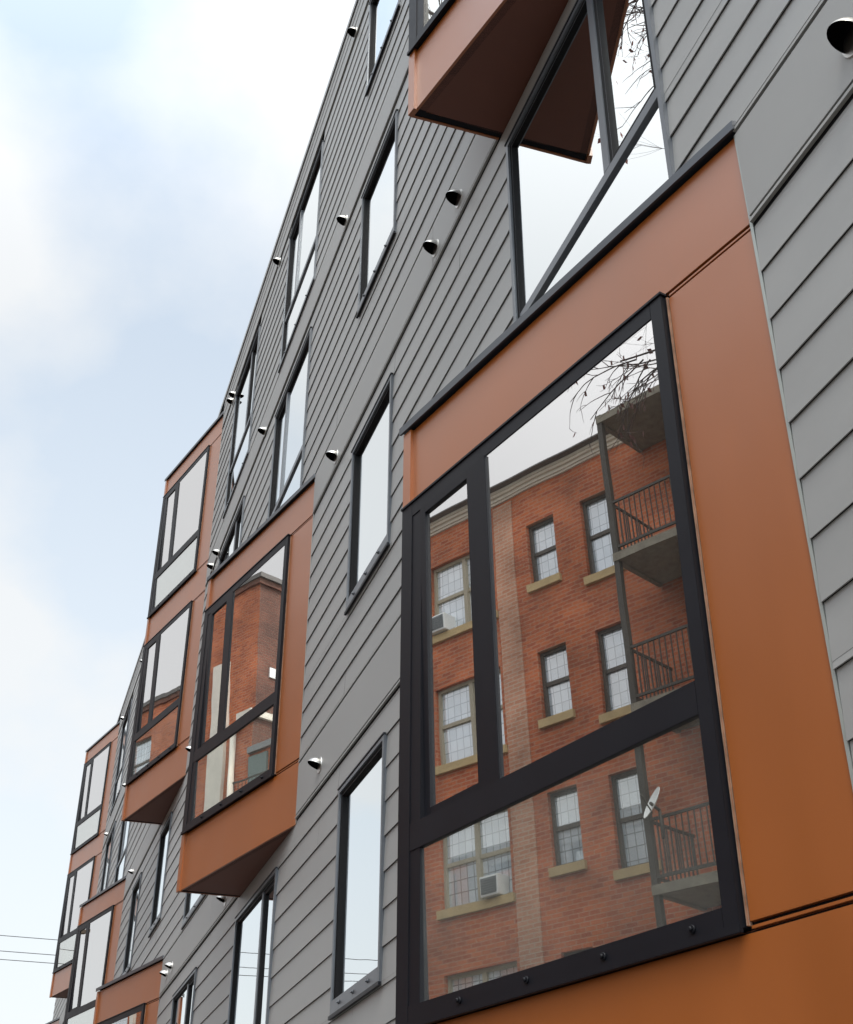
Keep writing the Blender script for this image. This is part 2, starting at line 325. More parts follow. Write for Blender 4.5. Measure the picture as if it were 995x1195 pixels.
w = MB()
T, T2, SL = -.0062, -.0018, .0034
def lap_row(z0, z1, zb0, zb1):
    """lap board between z0 and z1 (clipped to zb0..zb1) with a shadow slot at its foot"""
    for a, b in spans(zb0, zb1):
        # random butt joints
        cuts = [a]; x = a + rnd.uniform(.6, 1.66)
        while x < b - .25: cuts.append(x); x += 1.66
        cuts.append(b)
        for p, q in zip(cuts[:-1], cuts[1:]):
            g = .0011 if q < b else 0
            yf = lambda z: T + (T2 - T) * (z - z0) / (z1 - z0)
            j = rnd.uniform(-.0006, .0006)
            w.poly([(p, yf(zb0) + j, Z(zb0)), (q - g, yf(zb0) + j, Z(zb0)), (q - g, yf(zb1), Z(zb1)), (p, yf(zb1), Z(zb1))], 'siding')
            if abs(zb0 - z0) < 1e-4:
                w.poly([(p, T + .0022, Z(z0)), (q, T + .0022, Z(z0)), (q, T + j, Z(z0)), (p, T + j, Z(z0))], 'siding')
                w.poly([(p, T + .0022, Z(z0 + SL)), (q, T + .0022, Z(z0 + SL)), (q, T + .0022, Z(z0)), (p, T + .0022, Z(z0))], 'siding')
                w.poly([(p, T2, Z(z0 + SL)), (q, T2, Z(z0 + SL)), (q, T + .0022, Z(z0 + SL)), (p, T + .0022, Z(z0 + SL))], 'siding')
                w.poly([(p, T2, Z(z0)), (q, T2, Z(z0)), (q, T2, Z(z0 + SL)), (p, T2, Z(z0 + SL))], 'dark_gap')
prev_top = -ZC + .25
for f in (1, 2, 3, 4, 5):
    b0, b1 = BELT[f]
    z = b0; k = 0
    while z > prev_top + .012:
        zl = z - (.1 if f != 3 else .0995)
        z0 = zl if zl > prev_top + .012 else prev_top
        for p, q in pieces(z0, z): lap_row(z0, z, p, q)
        z = z0
    prev_top = b1
# end wall, back, roof
w.poly([(XL, 8, 0), (XL, 0, 0), (XL, 0, Z(ROOF)), (XL, 8, Z(ROOF))], 'siding')
w.poly([(XRR, 0, 0), (XRR, 8, 0), (XRR, 8, Z(ROOF)), (XRR, 0, Z(ROOF))], 'siding')
w.poly([(XRR, 8, 0), (XL, 8, 0), (XL, 8, Z(ROOF)), (XRR, 8, Z(ROOF))], 'siding')
w.poly([(XL, .06, Z(ROOF - .1)), (XRR, .06, Z(ROOF - .1)), (XRR, 8, Z(ROOF - .1)), (XL, 8, Z(ROOF - .1))], 'roof')
w.poly([(XL, .06, Z(ROOF - .1)), (XL, .06, Z(ROOF)), (XRR, .06, Z(ROOF)), (XRR, .06, Z(ROOF - .1))], 'roof')
# backing behind the boards
for zz0, zz1 in pieces(-ZC, ROOF):
    for a, b in spans(zz0, zz1): w.poly([(a, .012, Z(zz0)), (a, .012, Z(zz1)), (b, .012, Z(zz1)), (b, .012, Z(zz0))], 'dark_gap')
w.box(XL, XRR, -.02, .012, 0, .25, 'concrete')
for v in w.v[:0]: pass
wall_o = build(w, 'siding_wall', bld, (OX, 0, 0))

# belts
BM = MB()
for f in (1, 2, 3, 4, 5):
    b0, b1 = BELT[f]; top = f == 5
    for a, b in spans(b0 + .02, b1 - .02):
        x = a; first = True
        while x < b - 1e-4:
            e = min(b, x + (rnd.uniform(.8, 1.66) if first else 1.66)); first = False
            if b - e < .2: e = b
            g = .0022 if e < b else 0
            mbb = MB(); mbb.box(x, e - g, -.0085, .0, Z(b0 + .022), Z(b1 - .022 if not top else b1), 'belt'); build(mbb, 'belt_board', bld, (OX, 0, 0), bevel=.001)
            x = e
        BM.poly([(a, -.0015, Z(b0)), (b, -.0015, Z(b0)), (b, -.0015, Z(b1)), (a, -.0015, Z(b1))], 'dark_gap')
        for zf in ([.0075, b1 - b0 - .0145] if not top else [.0075]):
            mf = MB(); mf.box(a, b, -.0100, -.003, Z(b0 + zf), Z(b0 + zf + .0065), 'flash'); build(mf, 'metal_flashing', bld, (OX, 0, 0))
        if top:
            for zt in (.11, .19):
                mf = MB(); mf.box(a, b, -.011, -.0087, Z(b0 + zt), Z(b0 + zt + .006), 'flash'); build(mf, 'metal_flashing', bld, (OX, 0, 0))
k0 = len(wall_o.data.vertices)
bmw = bmesh.new(); bmw.from_mesh(wall_o.data); mi_ = [i for i, m_ in enumerate(wall_o.data.materials) if m_.name == 'dark_membrane'][0]
for p in BM.f:
    fc = bmw.faces.new([bmw.verts.new(Vector(BM.v[i]) * S) for i in p]); fc.material_index = mi_
bmw.to_mesh(wall_o.data); bmw.free()
mb = MB(); mb.box(XL - .012, XRR + .012, -.016, .075, Z(ROOF), Z(ROOF + .010), 'belt'); mb.box(XL - .012, XRR + .012, -.016, -.012, Z(ROOF - .03), Z(ROOF), 'belt')
build(mb, 'parapet_cap', bld, (OX, 0, 0))
# storeys seen through the glass
for f in (1, 2, 3, 4):
    mb = MB(); z = BELT[f][0] + .13; mb.box(XL + .02, XRR - .02, .02, 2.2, Z(z - .06), Z(z + .06), 'room'); build(mb, 'floor_slab', bld, (OX, 0, 0))
mb = MB(); mb.box(XL + .02, XRR - .02, 2.2, 2.26, 0, Z(ROOF - .12), 'room')
for xp in [-.9, -2.75, -4.15, -5.9, -7.5, -9.2, -10.6, -12.3, -13.8, -15.6]: mb.box(xp - .03, xp + .03, .02, 2.2, Z(.3), Z(ROOF - .12), 'room')
build(mb, 'interior_wall', bld, (OX, 0, 0))

# ---- windows
FW = .024
def frame_rect(mb, x0, x1, z0, z1, wd, y0, y1, m, fr=None, bw=None):
    bw = bw or wd
    mb.box(x0, x0 + wd, y0, y1, z0, z1, m, fr); mb.box(x1 - wd, x1, y0, y1, z0, z1, m, fr)
    mb.box(x0 + wd, x1 - wd, y0, y1, z1 - wd, z1, m, fr); mb.box(x0 + wd, x1 - wd, y0, y1, z0, z0 + bw, m, fr)
def pane_pair(parent, x0, x1, z0, z1, y, outer, inner, fr=None, gap=.013, tilt=0):
    e = .004
    for nm, yy, mm, ee in (('glass_pane', y, outer, 0), ('inner_glass_pane', y + gap, inner, -e)):
        mb = MB(); mb.box(x0 + ee - .004, x1 - ee + .004, yy, yy + .0018, z0 + ee, z1 - ee, mm, fr)
        if tilt: mb.v = [(p[0], p[1] - tilt * (p[2] - (z0 + z1) / 2), p[2]) for p in mb.v]
        build(mb, nm, parent)
def bolt_row(mb, x0, x1, z, y, n, fr=None, m='bolt'):
    for i in range(n):
        x = x0 + (x1 - x0) * (i + .5) / n
        if fr is None: p = Vector((x, y, z)); d = Vector((0, -.010, 0))
        else:
            o, a, b = fr; p = Vector((o[0] + a[0] * x + b[0] * y, o[1] + a[1] * x + b[1] * y, z)); d = Vector((-b[0] * .010, -b[1] * .010, 0))
        mb.tube(p, p + d * .4, .006, .006, m, 10); mb.tube(p + d * .4, p + d * .8, .0042, .003, m, 10)
def single_window(wd, ht):
    mb = MB()
    frame_rect(mb, 0, wd, 0, ht, .014, -.013, .002, 'trim', bw=.045)          # nail-fin trim
    frame_rect(mb, .011, wd - .011, .011, ht - .011, .014, -.006, .046, 'jamb', bw=.037)
    mb.box(-.004, wd + .004, -.017, -.008, -.006, .005, 'frame')                # drip edge below
    mb.box(-.003, wd + .003, -.016, -.0, ht, ht + .005, 'frame')
    bolt_row(mb, .03, wd - .03, .026, -.013, 3)
    o = build(mb, 'window', bld, bevel=.0015)
    pane_pair(o, .0235, wd - .0235, .045, ht - .0235, .006, 'pane', 'pane_in')
    return o
def big_window(wd, ht, side):
    mb = MB(); tr = .345; mu = .26 if side < 0 else wd - .26
    frame_rect(mb, 0, wd, 0, ht, .014, -.013, .002, 'trim', bw=.04)
    frame_rect(mb, .011, wd - .011, .011, ht - .011, .014, -.006, .046, 'jamb', bw=.029)
    mb.box(.025, wd - .025, -.005, .046, tr - .014, tr + .014, 'trim')
    mb.box(mu - .014, mu + .014, -.0052, .046, tr + .014, ht - .025, 'trim')
    mb.box(-.004, wd + .004, -.017, -.008, -.006, .005, 'frame'); mb.box(-.003, wd + .003, -.016, -.0, ht, ht + .005, 'frame')
    # the narrow casement carries its own sash
    a, b = (.025, mu - .014) if side < 0 else (mu + .014, wd - .025)
    frame_rect(mb, a, b, tr + .014, ht - .025, .014, -.002, .046, 'jamb')
    bolt_row(mb, .03, wd - .03, .022, -.013, 3)
    o = build(mb, 'window', bld, bevel=.0015)
    pane_pair(o, .0235, wd - .0235, .036, tr - .012, .003, 'pane', 'pane_in')
    c, d = (mu + .012, wd - .0235) if side < 0 else (.0235, mu - .012)
    pane_pair(o, c, d, tr + .012, ht - .0235, .003, 'pane', 'pane_in')
    pane_pair(o, a + .012, b - .012, tr + .026, ht - .037, .007, 'pane', 'pane_in')
    return o
cache = {}
for x0, x1, f in singles:
    k = ('s', round(x1 - x0, 3), round(TOPS[f] - SB[f], 3))
    if k not in cache:
        cache[k] = single_window(k[1], k[2]); cache[k].location = ((x0 + OX) * S, 0, Z(SB[f]) * S); cache[k]['group'] = 'single windows of the grey building'
    else: copy_tree(cache[k], bld, (x0 + OX, 0, Z(SB[f])))
for x0, x1, f, sd_ in bigs:
    k = ('b', round(x1 - x0, 3), round(TOPS[f] - BB[f], 3), sd_)
    if k not in cache:
        cache[k] = big_window(k[1], k[2], sd_); cache[k].location = ((x0 + OX) * S, 0, Z(BB[f]) * S); cache[k]['group'] = 'three-pane windows of the grey building'
    else: copy_tree(cache[k], bld, (x0 + OX, 0, Z(BB[f])))

# ---- wedge bays.  Local frame: origin at the outer left corner, X along the slanted face, -Y outwards
FR = ((0, 0), (1, 0), (0, 1))                        # slanted face: (s, depth)
ca, sa = math.cos(ANG), math.sin(ANG)
RT = ((0, 0), (sa, ca), (ca, -sa))                   # return face: (t towards the wall, depth inwards)
def bay(z0, ztop, wins):
    t = MB(); H = ztop - z0
    E = BL - .006
    zs = [0.0]
    for a, b in wins: zs += [a - z0, b - z0]
    zs.append(H)
    g = .0075
    bands = [(zs[i], zs[i + 1]) for i in range(0, len(zs), 2)]           # solid bands
    for i, (a, b) in enumerate(bands):
        lo = a if i == 0 else a + g; hi = b - g if i < len(bands) - 1 else b - .016
        t.box(.034, E, 0, .008, lo, hi, 'orange', FR)
        t.box(.004, DY - .004, 0, .008, lo, hi, 'orange', RT)
        if i < len(bands) - 1: t.box(.88, E, .001, .006, b - .0022, b + .0022, 'orange', FR)
        if i > 0: t.box(.88, E, .001, .006, a - .0022, a + .0022, 'orange', FR)
    for a, b in wins:
        t.box(.8795, E, 0, .008, a - z0 + g, b - z0 - g, 'orange', FR); t.box(.8745, .8782, -.0025, .006, a - z0 + .002, b - z0 - .004, 'rawedge', FR)
    # sheathing behind the panels, with window openings
    for i, (a, b) in enumerate(bands):
        t.box(.01, E, .0085, .03, a + .002, b - .002, 'dark_gap', FR); t.box(.03, DY, .0085, .03, a + .002, b - .002, 'dark_gap', RT)
        # boxed floor inside
        t.prism([(.03, .03), (E, .03), (DX * ca * 0 + E, .031), (sa * DY, ca * DY)], a + .022, b - .004, 'room')
    for a, b in wins: t.box(.872, E, .0085, .03, a - z0 - .002, b - z0 + .002, 'dark_gap', FR)
    # soffit (slightly up inside the skirt)
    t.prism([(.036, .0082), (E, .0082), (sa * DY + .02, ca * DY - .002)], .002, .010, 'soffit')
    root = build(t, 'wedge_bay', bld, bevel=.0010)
    # corner post trim
    for i, (a, b) in enumerate(bands):
        c = MB(); lo = a; hi = b - .016 if i == len(bands) - 1 else b
        c.prism([(.004, -.009), (.036, -.009), (.036, .006), (.004, .006)], lo - (.004 if i == 0 else 0), hi, 'orange')
        build(c, 'corner_trim', root, bevel=.0015)
    e = MB(); e.box(E, E + .006, -.004, .03, 0, H - .016, 'edge', FR); build(e, 'edge_trim', root)
    k = MB()
    k.prism([(-.006, -.015), (BL + .004, -.015), (BL + .012, .0), (sa * DY - .01, ca * DY - .002), (-.006, .01)], H - .004, H + .007, 'cap')
    k.prism([(-.006, -.015), (BL + .004, -.015), (BL + .006, -.010), (-.002, -.010)], H - .013, H - .004, 'cap')
    build(k, 'coping', root)
    for a, b in wins:
        a -= z0; b -= z0
        fm = MB(); hgt = b - a; mr = a + .338 * (hgt / 1.097); WR = .872
        fm.box(.008, .050, -.0125, .03, a, b, 'frame', FR)                               # corner post
        fm.box(.050, .086, -.0105, .045, a + .03, b - .034, 'frame', FR)
        fm.box(WR - .029, WR, -.0125, .045, a, b, 'frame', FR)
        fm.box(.050, WR - .029, -.0123, .045, b - .034, b, 'frame', FR)
        fm.box(.050, WR - .029, -.0121, .045, a, a + .032, 'frame', FR)
        fm.box(.050, WR - .029, -.0119, .045, mr - .027, mr + .027, 'frame', FR)
        k0 = len(fm.v)
        fm.box(.287, .333, -.0088, .045, mr + .027, b - .034, 'frame', FR)
        frame_rect(fm, .086, .287, mr + .027, b - .034, .020, -.0075, .045, 'frame', FR)   # casement sash
        fm.v[k0:] = [(p[0], p[1] - .021 * (p[2] - (mr + b) / 2), p[2]) for p in fm.v[k0:]]  # hung a touch out of plumb, like the panes
        fm.box(.006, WR + .004, -.017, -.010, a - .008, a + .004, 'frame', FR)          # sill drip
        fm.box(.006, WR + .003, -.0155, -.0, b, b + .006, 'frame', FR)
        bolt_row(fm, .12, .88, a + .015, -.0121, 4, FR, 'frame')
        # the return side is glazed too
        fm.box(.012, .05, -.006, .045, a, b, 'frame', RT); fm.box(DY - .03, DY - .004, -.006, .045, a, b, 'frame', RT)
        fm.box(.05, DY - .03, -.006, .045, b - .034, b, 'frame', RT); fm.box(.05, DY - .03, -.006, .045, a, a + .032, 'frame', RT)
        fm.box(.05, DY - .03, -.006, .045, mr - .027, mr + .027, 'frame', RT)
        build(fm, 'window_frame', root, bevel=.0015)
        pane_pair(root, .084, WR - .027, a + .030, mr - .025, -.003, 'lpane', 'bpane_in', FR, gap=.006, tilt=.021)
        pane_pair(root, .335, WR - .027, mr + .025, b - .032, -.003, 'bpane', 'bpane_in', FR, gap=.006, tilt=.021)
        pane_pair(root, .104, .267, mr + .045, b - .052, -.001, 'bpane', 'bpane_in', FR, gap=.006, tilt=.021)
        mb = MB(); mb.box(.048, DY - .028, .02, .0218, a + .03, mr - .025, 'clear', RT); build(mb, 'return_glass_pane', root)
        mb = MB(); mb.box(.048, DY - .028, .02, .0218, mr + .025, b - .032, 'clear', RT); build(mb, 'return_glass_pane', root)
    return root
cache = {}
for x, k in BAYF2 + BAYF3 + BAYF45:
    loc = (x - DX + OX, -DY, Z(BZ[k][0]))
    if k not in cache:
        o = bay(*BZ[k]); o.location = (loc[0] * S, loc[1] * S, loc[2] * S); o.rotation_euler = (0, 0, ANG); cache[k] = o; o['group'] = 'orange wedge bays of the grey building'
    else: copy_tree(cache[k], bld, loc)

# ---- exhaust hoods
def hood_mesh(r):
    bm = bmesh.new()
    bmesh.ops.create_uvsphere(bm, u_segments=28, v_segments=18, radius=r)
    for v in bm.verts: v.co.y = v.co.y * 1.45 - r * .25
    bmesh.ops.bisect_plane(bm, geom=bm.verts[:] + bm.edges[:] + bm.faces[:], plane_co=(0, .0, 0), plane_no=(0, 1, 0), clear_outer=True)
    res = bmesh.ops.bisect_plane(bm, geom=bm.verts[:] + bm.edges[:] + bm.faces[:], plane_co=(0, -r * .7, -r * .05), plane_no=(0, -.36, -.93), clear_outer=True)
    cut = [e for e in res['geom_cut'] if isinstance(e, bmesh.types.BMEdge)]
    for fc in bm.faces: fc.smooth = True
    f = bmesh.ops.edgeloop_fill(bm, edges=cut)['faces']
    r_ = bmesh.ops.inset_region(bm, faces=f, thickness=r * .14, depth=0)
    for fc in f: fc.material_index = 1; fc.smooth = False
    bmesh.ops.translate(bm, verts=list({v for fc in f for v in fc.verts}), vec=(0, r * .06, r * .16))
    # wall flange
    c = bmesh.ops.create_cone(bm, cap_ends=True, segments=28, radius1=r * 1.16, radius2=r * 1.12, depth=r * .10, matrix=Matrix.Translation((0, 0, 0)) @ Matrix.Rotation(math.pi / 2, 4, 'X'))
    # little weep lip under the hood
    me = bpy.data.meshes.new('exhaust_hood'); bm.to_mesh(me); bm.free(); me.materials.append(M['steel']); me.materials.append(M['black']); return me
HM = hood_mesh(.026 * S)
VENTS = [(-0.967, 1.598), (-2.656, 2.91), (-2.88, 2.905), (-4.115, 2.891), (-4.144, 4.215), (-5.841, 5.467), (-4.128, 5.523), (-7.247, 5.452), (-7.325, 5.451), (-5.847, 4.188), (-4.141, 1.605), (-7.247, 4.165), (-7.447, 4.17), (-10.284, 2.915), (-7.431, 1.606), (-7.618, 1.602), (-11.845, 5.443), (-13.463, 5.479), (-13.491, 4.19), (-11.983, 4.206), (-7.532, 2.917), (-5.857, 1.575)]
for i, (x, z) in enumerate(VENTS):
    o = link('exhaust_hood', HM, bld, (x + OX, -.010, Z(z))); o['group'] = 'steel exhaust hoods on the grey building'
    o.rotation_euler = (0, rnd.uniform(-.06, .06), 0)

# ------------------------------------------------------------------ across the street: the red brick building (seen mirrored in the bay glass)
def brick_front(name, parent, x0, x1, z1, y, ops, m, depth=6, side=None):
    """front wall facing +y with reveals around its openings, closed box behind"""
    mb = MB(); xs = sorted({x0, x1} | {v for o in ops for v in o[:2]}); zs = sorted({-.1, z1} | {v for o in ops for v in o[2:]})
    for i in range(len(xs) - 1):
        for j in range(len(zs) - 1):
            cx, cz = (xs[i] + xs[i + 1]) / 2, (zs[j] + zs[j + 1]) / 2
            if any(o[0] < cx < o[1] and o[2] < cz < o[3] for o in ops): continue
            mb.poly([(xs[i + 1], y, zs[j]), (xs[i], y, zs[j]), (xs[i], y, zs[j + 1]), (xs[i + 1], y, zs[j + 1])], m)
    for a, b, c, d in ops:
        k = .09
        mb.poly([(a, y, c), (a, y - k, c), (a, y - k, d), (a, y, d)], m); mb.poly([(b, y, d), (b, y - k, d), (b, y - k, c), (b, y, c)], m)
        mb.poly([(a, y, d), (a, y - k, d), (b, y - k, d), (b, y, d)], m); mb.poly([(a, y, c), (b, y, c), (b, y - k, c), (a, y - k, c)], m)
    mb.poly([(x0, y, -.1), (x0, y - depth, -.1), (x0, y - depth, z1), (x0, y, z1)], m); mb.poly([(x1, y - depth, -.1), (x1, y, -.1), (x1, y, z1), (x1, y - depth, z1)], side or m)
    mb.poly([(x0, y - depth, -.1), (x1, y - depth, -.1), (x1, y - depth, z1), (x0, y - depth, z1)], m)
    mb.poly([(x0, y, z1 - .1), (x0, y - depth, z1 - .1), (x1, y - depth, z1 - .1), (x1, y, z1 - .1)], 'roof')
    return build(mb, name, parent)
def sash_window(parent, a, b, c, d, y, fm='sash', two=False):
    mb = MB(); k = y - .075
    frame_rect(mb, a, b, c, d, .030, k - .02, k + .03, fm)
    mid = c + (d - c) * .52
    xs = [(a + .03, b - .03)] if not two else [(a + .03, (a + b) / 2 - .022), ((a + b) / 2 + .022, b - .03)]
    if two: mb.box((a + b) / 2 - .022, (a + b) / 2 + .022, k - .02, k + .03, c + .03, d - .03, fm)
    for p, q in xs: mb.box(p, q, k - .02, k + .015, mid - .018, mid + .018, fm)
    o = build(mb, 'window', parent)
    for p, q in xs:
        for e, f_, dy in ((c + .028, mid - .016, -.008), (mid + .016, d - .028, .0)):
            g = MB(); g.box(p - .002, q + .002, k + dy, k + dy + .002, e, f_, 'curtain'); build(g, 'glass_pane', o)
    g = MB(); g.box(a - .03, b + .03, y - .08, y + .035, c - .075, c, 'stone'); build(g, 'sill', o, bevel=.003)
    return o
YA = -7.0
ba = empty('brick_building', (-6, YA, 0)); thing(ba, 'red brick walk-up with buff sills and a cream cornice across the street', 'building')
ops = []; spec = []
FZ = [1.53, 2.84, 4.15, 5.47, .22]
for z in FZ:
    for (a, b, h, lo, two) in ((-6.96, -6.64, .645, 0, 0), (-6.32, -5.95, .79, -.15, 0), (-8.21, -7.40, .77, -.11, 1), (-9.4, -9.06, .645, 0, 0), (-10.7, -9.9, .77, -.11, 1), (-4.7, -4.34, .79, -.15, 0), (-3.4, -3.0, .645, 0, 0), (-2.3, -1.5, .77, -.11, 1), (-5.25, -4.9, .95, -.3, 0)):
        spec.append((a, b, Z(z + lo), Z(z + lo + h), two)); ops.append((a, b, Z(z + lo), Z(z + lo + h)))
wa = brick_front('brick_wall', None, -12.2, -.6, Z(6.50), YA, ops, 'brick'); wa.parent = ba; wa.location = (6 * S, -YA * S, 0)
def sub(o, p): o.parent = p; o.location = (o.location[0] + 6 * S, o.location[1] - YA * S, o.location[2]); return o
for a, b, c, d, two in spec: sub(sash_window(None, a, b, c, d, YA, 'sash_lt' if two else 'sash', two), ba)
mb = MB()
for z0, z1, p in ((6.50, 6.52, .02), (6.52, 6.55, .04), (6.55, 6.575, .07), (6.575, 6.60, .09)): mb.box(-12.2 - p, -.6 + p, YA - .1, YA + p, Z(z0), Z(z1), 'cornice')
mb.box(-12.36, -.44, YA - .12, YA + .165, Z(6.60), Z(6.615), 'cornice_dk')
sub(build(mb, 'cornice', None), ba)
mb = MB(); mb.box(-7.36, -7.12, YA, YA + .012, 0, Z(6.47), 'brick_pale'); sub(build(mb, 'pale_strip', None), ba)  # added strip, painting in the pale band seen through the bay glass
# air conditioners in the paired windows
def ac(x, y, z):
    e = empty('air_conditioner', (x, y, z))
    b_ = MB(); b_.box(-.10, .10, -.12, .10, 0, .17, 'white'); build(b_, 'casing', e, bevel=.01)
    g_ = MB(); g_.box(-.085, .085, .10, .106, .018, .152, 'grille')
    for i in range(6): g_.box(-.085, .085, .106, .110, .028 + i * .02, .033 + i * .02, 'grille')
    build(g_, 'grille', e); return e
thing(ac(-8.08, YA - .02, Z(5.37)), 'white air conditioner in the topmost paired window of the brick walk-up', 'air conditioner', 'air conditioners across the street')
thing(ac(-7.60, YA - .02, Z(2.74)), 'white air conditioner in the paired window two storeys below the top of the brick walk-up', 'air conditioner', 'air conditioners across the street')
# fire escape balconies
fe = empty('fire_escape', (-5.1, YA, 0)); thing(fe, 'dark iron fire escape with decks, railings and stairs on the red brick walk-up', 'fire escape')
YF = -6.35
def fep(mb, n, bev=0): o = build(mb, n, None, bevel=bev); o.parent = fe; o.location = (5.1 * S, -YA * S, 0); return o
mb = MB(); mb.box(-5.62, -5.57, YF - .04, YF + .01, 0, Z(6.40), 'iron'); fep(mb, 'post')
mb = MB(); mb.box(-4.08, -4.0, YF - .05, YF + .03, 0, Z(6.40), 'iron'); fep(mb, 'post')
for z in (4.97, 3.65, 2.27, .95, 6.33):
    mb = MB(); mb.box(-5.58, -4.0, YA + .01, YF, Z(z), Z(z + .04), 'deck'); mb.box(-5.62, -3.96, YF - .02, YF + .02, Z(z - .015), Z(z + .055), 'deck')
    mb.box(-5.62, -5.58, YA + .01, YF, Z(z - .015), Z(z + .055), 'deck'); fep(mb, 'landing')
    if z > 6: continue
    mb = MB()
    for zr in (.10, .52): mb.box(-5.58, -4.0, YF - .012, YF + .006, Z(z + zr), Z(z + zr + .022), 'iron'); mb.box(-5.60, -5.586, YA + .02, YF, Z(z + zr), Z(z + zr + .022), 'iron')
    n = 30
    for i in range(n): x = -5.57 + i * 1.56 / n; mb.box(x, x + .007, YF - .008, YF + .002, Z(z + .10), Z(z + .53), 'iron')
    for i in range(10): y = YA + .04 + i * .06; mb.box(-5.598, -5.588, y, y + .010, Z(z + .10), Z(z + .53), 'iron')
    fep(mb, 'railing')
for z0, z1 in ((4.97, 6.33), (3.65, 4.97), (2.27, 3.65), (.95, 2.27)):
    mb = MB()
    for yy in (-6.72, -6.50):
        p, q = (-4.05, yy, Z(z0 + .04)), (-4.95, yy, Z(z1)); mb.tube(p, q, .012, .012, 'iron', 6); mb.tube((p[0], yy, p[2] + .38), (q[0], yy, q[2] + .38), .007, .007, 'iron', 6)
    for i in range(1, 12):
        t_ = i / 12; mb.box(-4.05 - .9 * t_ - .04, -4.05 - .9 * t_ + .04, -6.72, -6.50, Z(z0 + .04 + (z1 - z0 - .04) * t_), Z(z0 + .04 + (z1 - z0 - .04) * t_) + .008, 'iron')
    fep(mb, 'stair')
# satellite dish on the lowest visible railing
de = empty('satellite_dish', (-5.46, YF + .03, Z(2.78))); thing(de, 'pale satellite dish clamped to the fire escape railing', 'satellite dish')
bm = bmesh.new(); bmesh.ops.create_uvsphere(bm, u_segments=24, v_segments=16, radius=.5 * S)
bmesh.ops.delete(bm, geom=[v for v in bm.verts if v.co.z > -.43 * S], context='VERTS')
for v in bm.verts: v.co.z += .43 * S
bmesh.ops.solidify(bm, geom=bm.faces[:], thickness=.01)
me = bpy.data.meshes.new('dish'); bm.to_mesh(me); bm.free(); me.materials.append(M['white'])
o = link('reflector', me, de, (0, .12, .10)); o.rotation_euler = (R(-62), 0, R(35)); o.scale = (.55, .68, .6)
mb = MB(); mb.tube((0, 0, -.15), (0, 0, .06), .012, .012, 'iron', 8); mb.tube((0, 0, .06), (0, .11, .09), .012, .012, 'iron', 8); mb.tube((0, .10, .02), (.05, .30, .10), .006, .006, 'iron', 6); build(mb, 'mast', de)

# ------------------------------------------------------------------ the taller brick building up the street
bb = empty('brick_building', (-18, YA, 0)); thing(bb, 'taller brick building with pale pilasters beyond the side alley across the street', 'building')
ops = []; spec = []
for z in [.4, 1.8, 3.1, 4.4, 5.7, 7.0]:
    for a, b in ((-15.2, -14.6), (-16.9, -16.3), (-18.7, -18.1), (-19.8, -19.3)):
        spec.append((a, b, Z(z), Z(z + .8), 0)); ops.append((a, b, Z(z), Z(z + .8)))
def sub2(o): o.parent = bb; o.location = (o.location[0] + 18 * S, o.location[1] - YA * S, o.location[2]); return o
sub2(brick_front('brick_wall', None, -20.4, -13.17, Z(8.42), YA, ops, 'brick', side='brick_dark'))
for a, b, c, d, two in spec: sub2(sash_window(None, a, b, c, d, YA, 'sash', two))
mb = MB(); mb.box(-20.48, -13.09, YA - 6, YA + .06, Z(8.37), Z(8.44), 'cornice_dk'); mb.box(-20.44, -13.13, YA - 6, YA + .04, Z(8.29), Z(8.37), 'brick_dark'); sub2(build(mb, 'cornice', None))
mb = MB()
for a, b in ((-14.05, -13.72), (-17.98, -17.88), (-17.4, -17.22), (-16.0, -15.9)): mb.box(a, b, YA, YA + .05, 0, Z(7.3), 'cornice')
sub2(build(mb, 'pale_strip', None))
mb = MB(); mb.tube((-13.50, YA + .06, 0), (-13.50, YA + .06, Z(6.2)), .045, .045, 'cornice', 10); mb.tube((-13.50, YA + .06, Z(6.2)), (-13.3, YA + .06, Z(6.34)), .045, .045, 'cornice', 10)
mb.box(-13.42, -13.12, YA - .8, YA + .12, Z(6.33), Z(6.42), 'cornice'); sub2(build(mb, 'downspout', None))
mb = MB(); mb.box(-13.19, -13.14, -8.3, -7.5, Z(6.7), Z(7.5), 'sash'); mb.box(-13.16, -13.12, -8.3, -7.5, Z(6.62), Z(6.7), 'stone'); sub2(build(mb, 'side_window', None))
g = MB(); g.box(-13.175, -13.15, -7.32, -7.20, Z(6.95), Z(7.09), 'white'); o = build(g, 'wall_plate', None); sub2(o)
# low annex in the alley
an = empty('brick_annex', (-13, YA - 1, 0)); thing(an, 'low brick annex with a grey roof edge filling the alley between the two brick buildings', 'building')
mb = MB(); mb.box(-.16, .75, -4, 1.05, 0, Z(5.8), 'brick'); build(mb, 'annex_wall', an)
mb = MB(); mb.box(-.15, .20, 1.05, 1.08, 0, Z(5.75), 'clad'); build(mb, 'metal_cladding', an)
mb = MB()
for i in range(12): mb.box(-.14 + i * .07, -.134 + i * .07, 1.30, 1.306, Z(5.0), Z(5.35), 'iron')
mb.box(-.15, .78, 1.296, 1.310, Z(5.35), Z(5.37), 'iron'); mb.box(-.15, .78, 1.296, 1.310, Z(4.98), Z(5.0), 'iron'); mb.box(-.15, .78, 1.1, 1.31, Z(4.94), Z(4.98), 'deck'); build(mb, 'railing', an)
mb = MB(); mb.box(-.16, .79, -4, 1.10, Z(5.8), Z(5.88), 'flash'); build(mb, 'roof_edge', an)

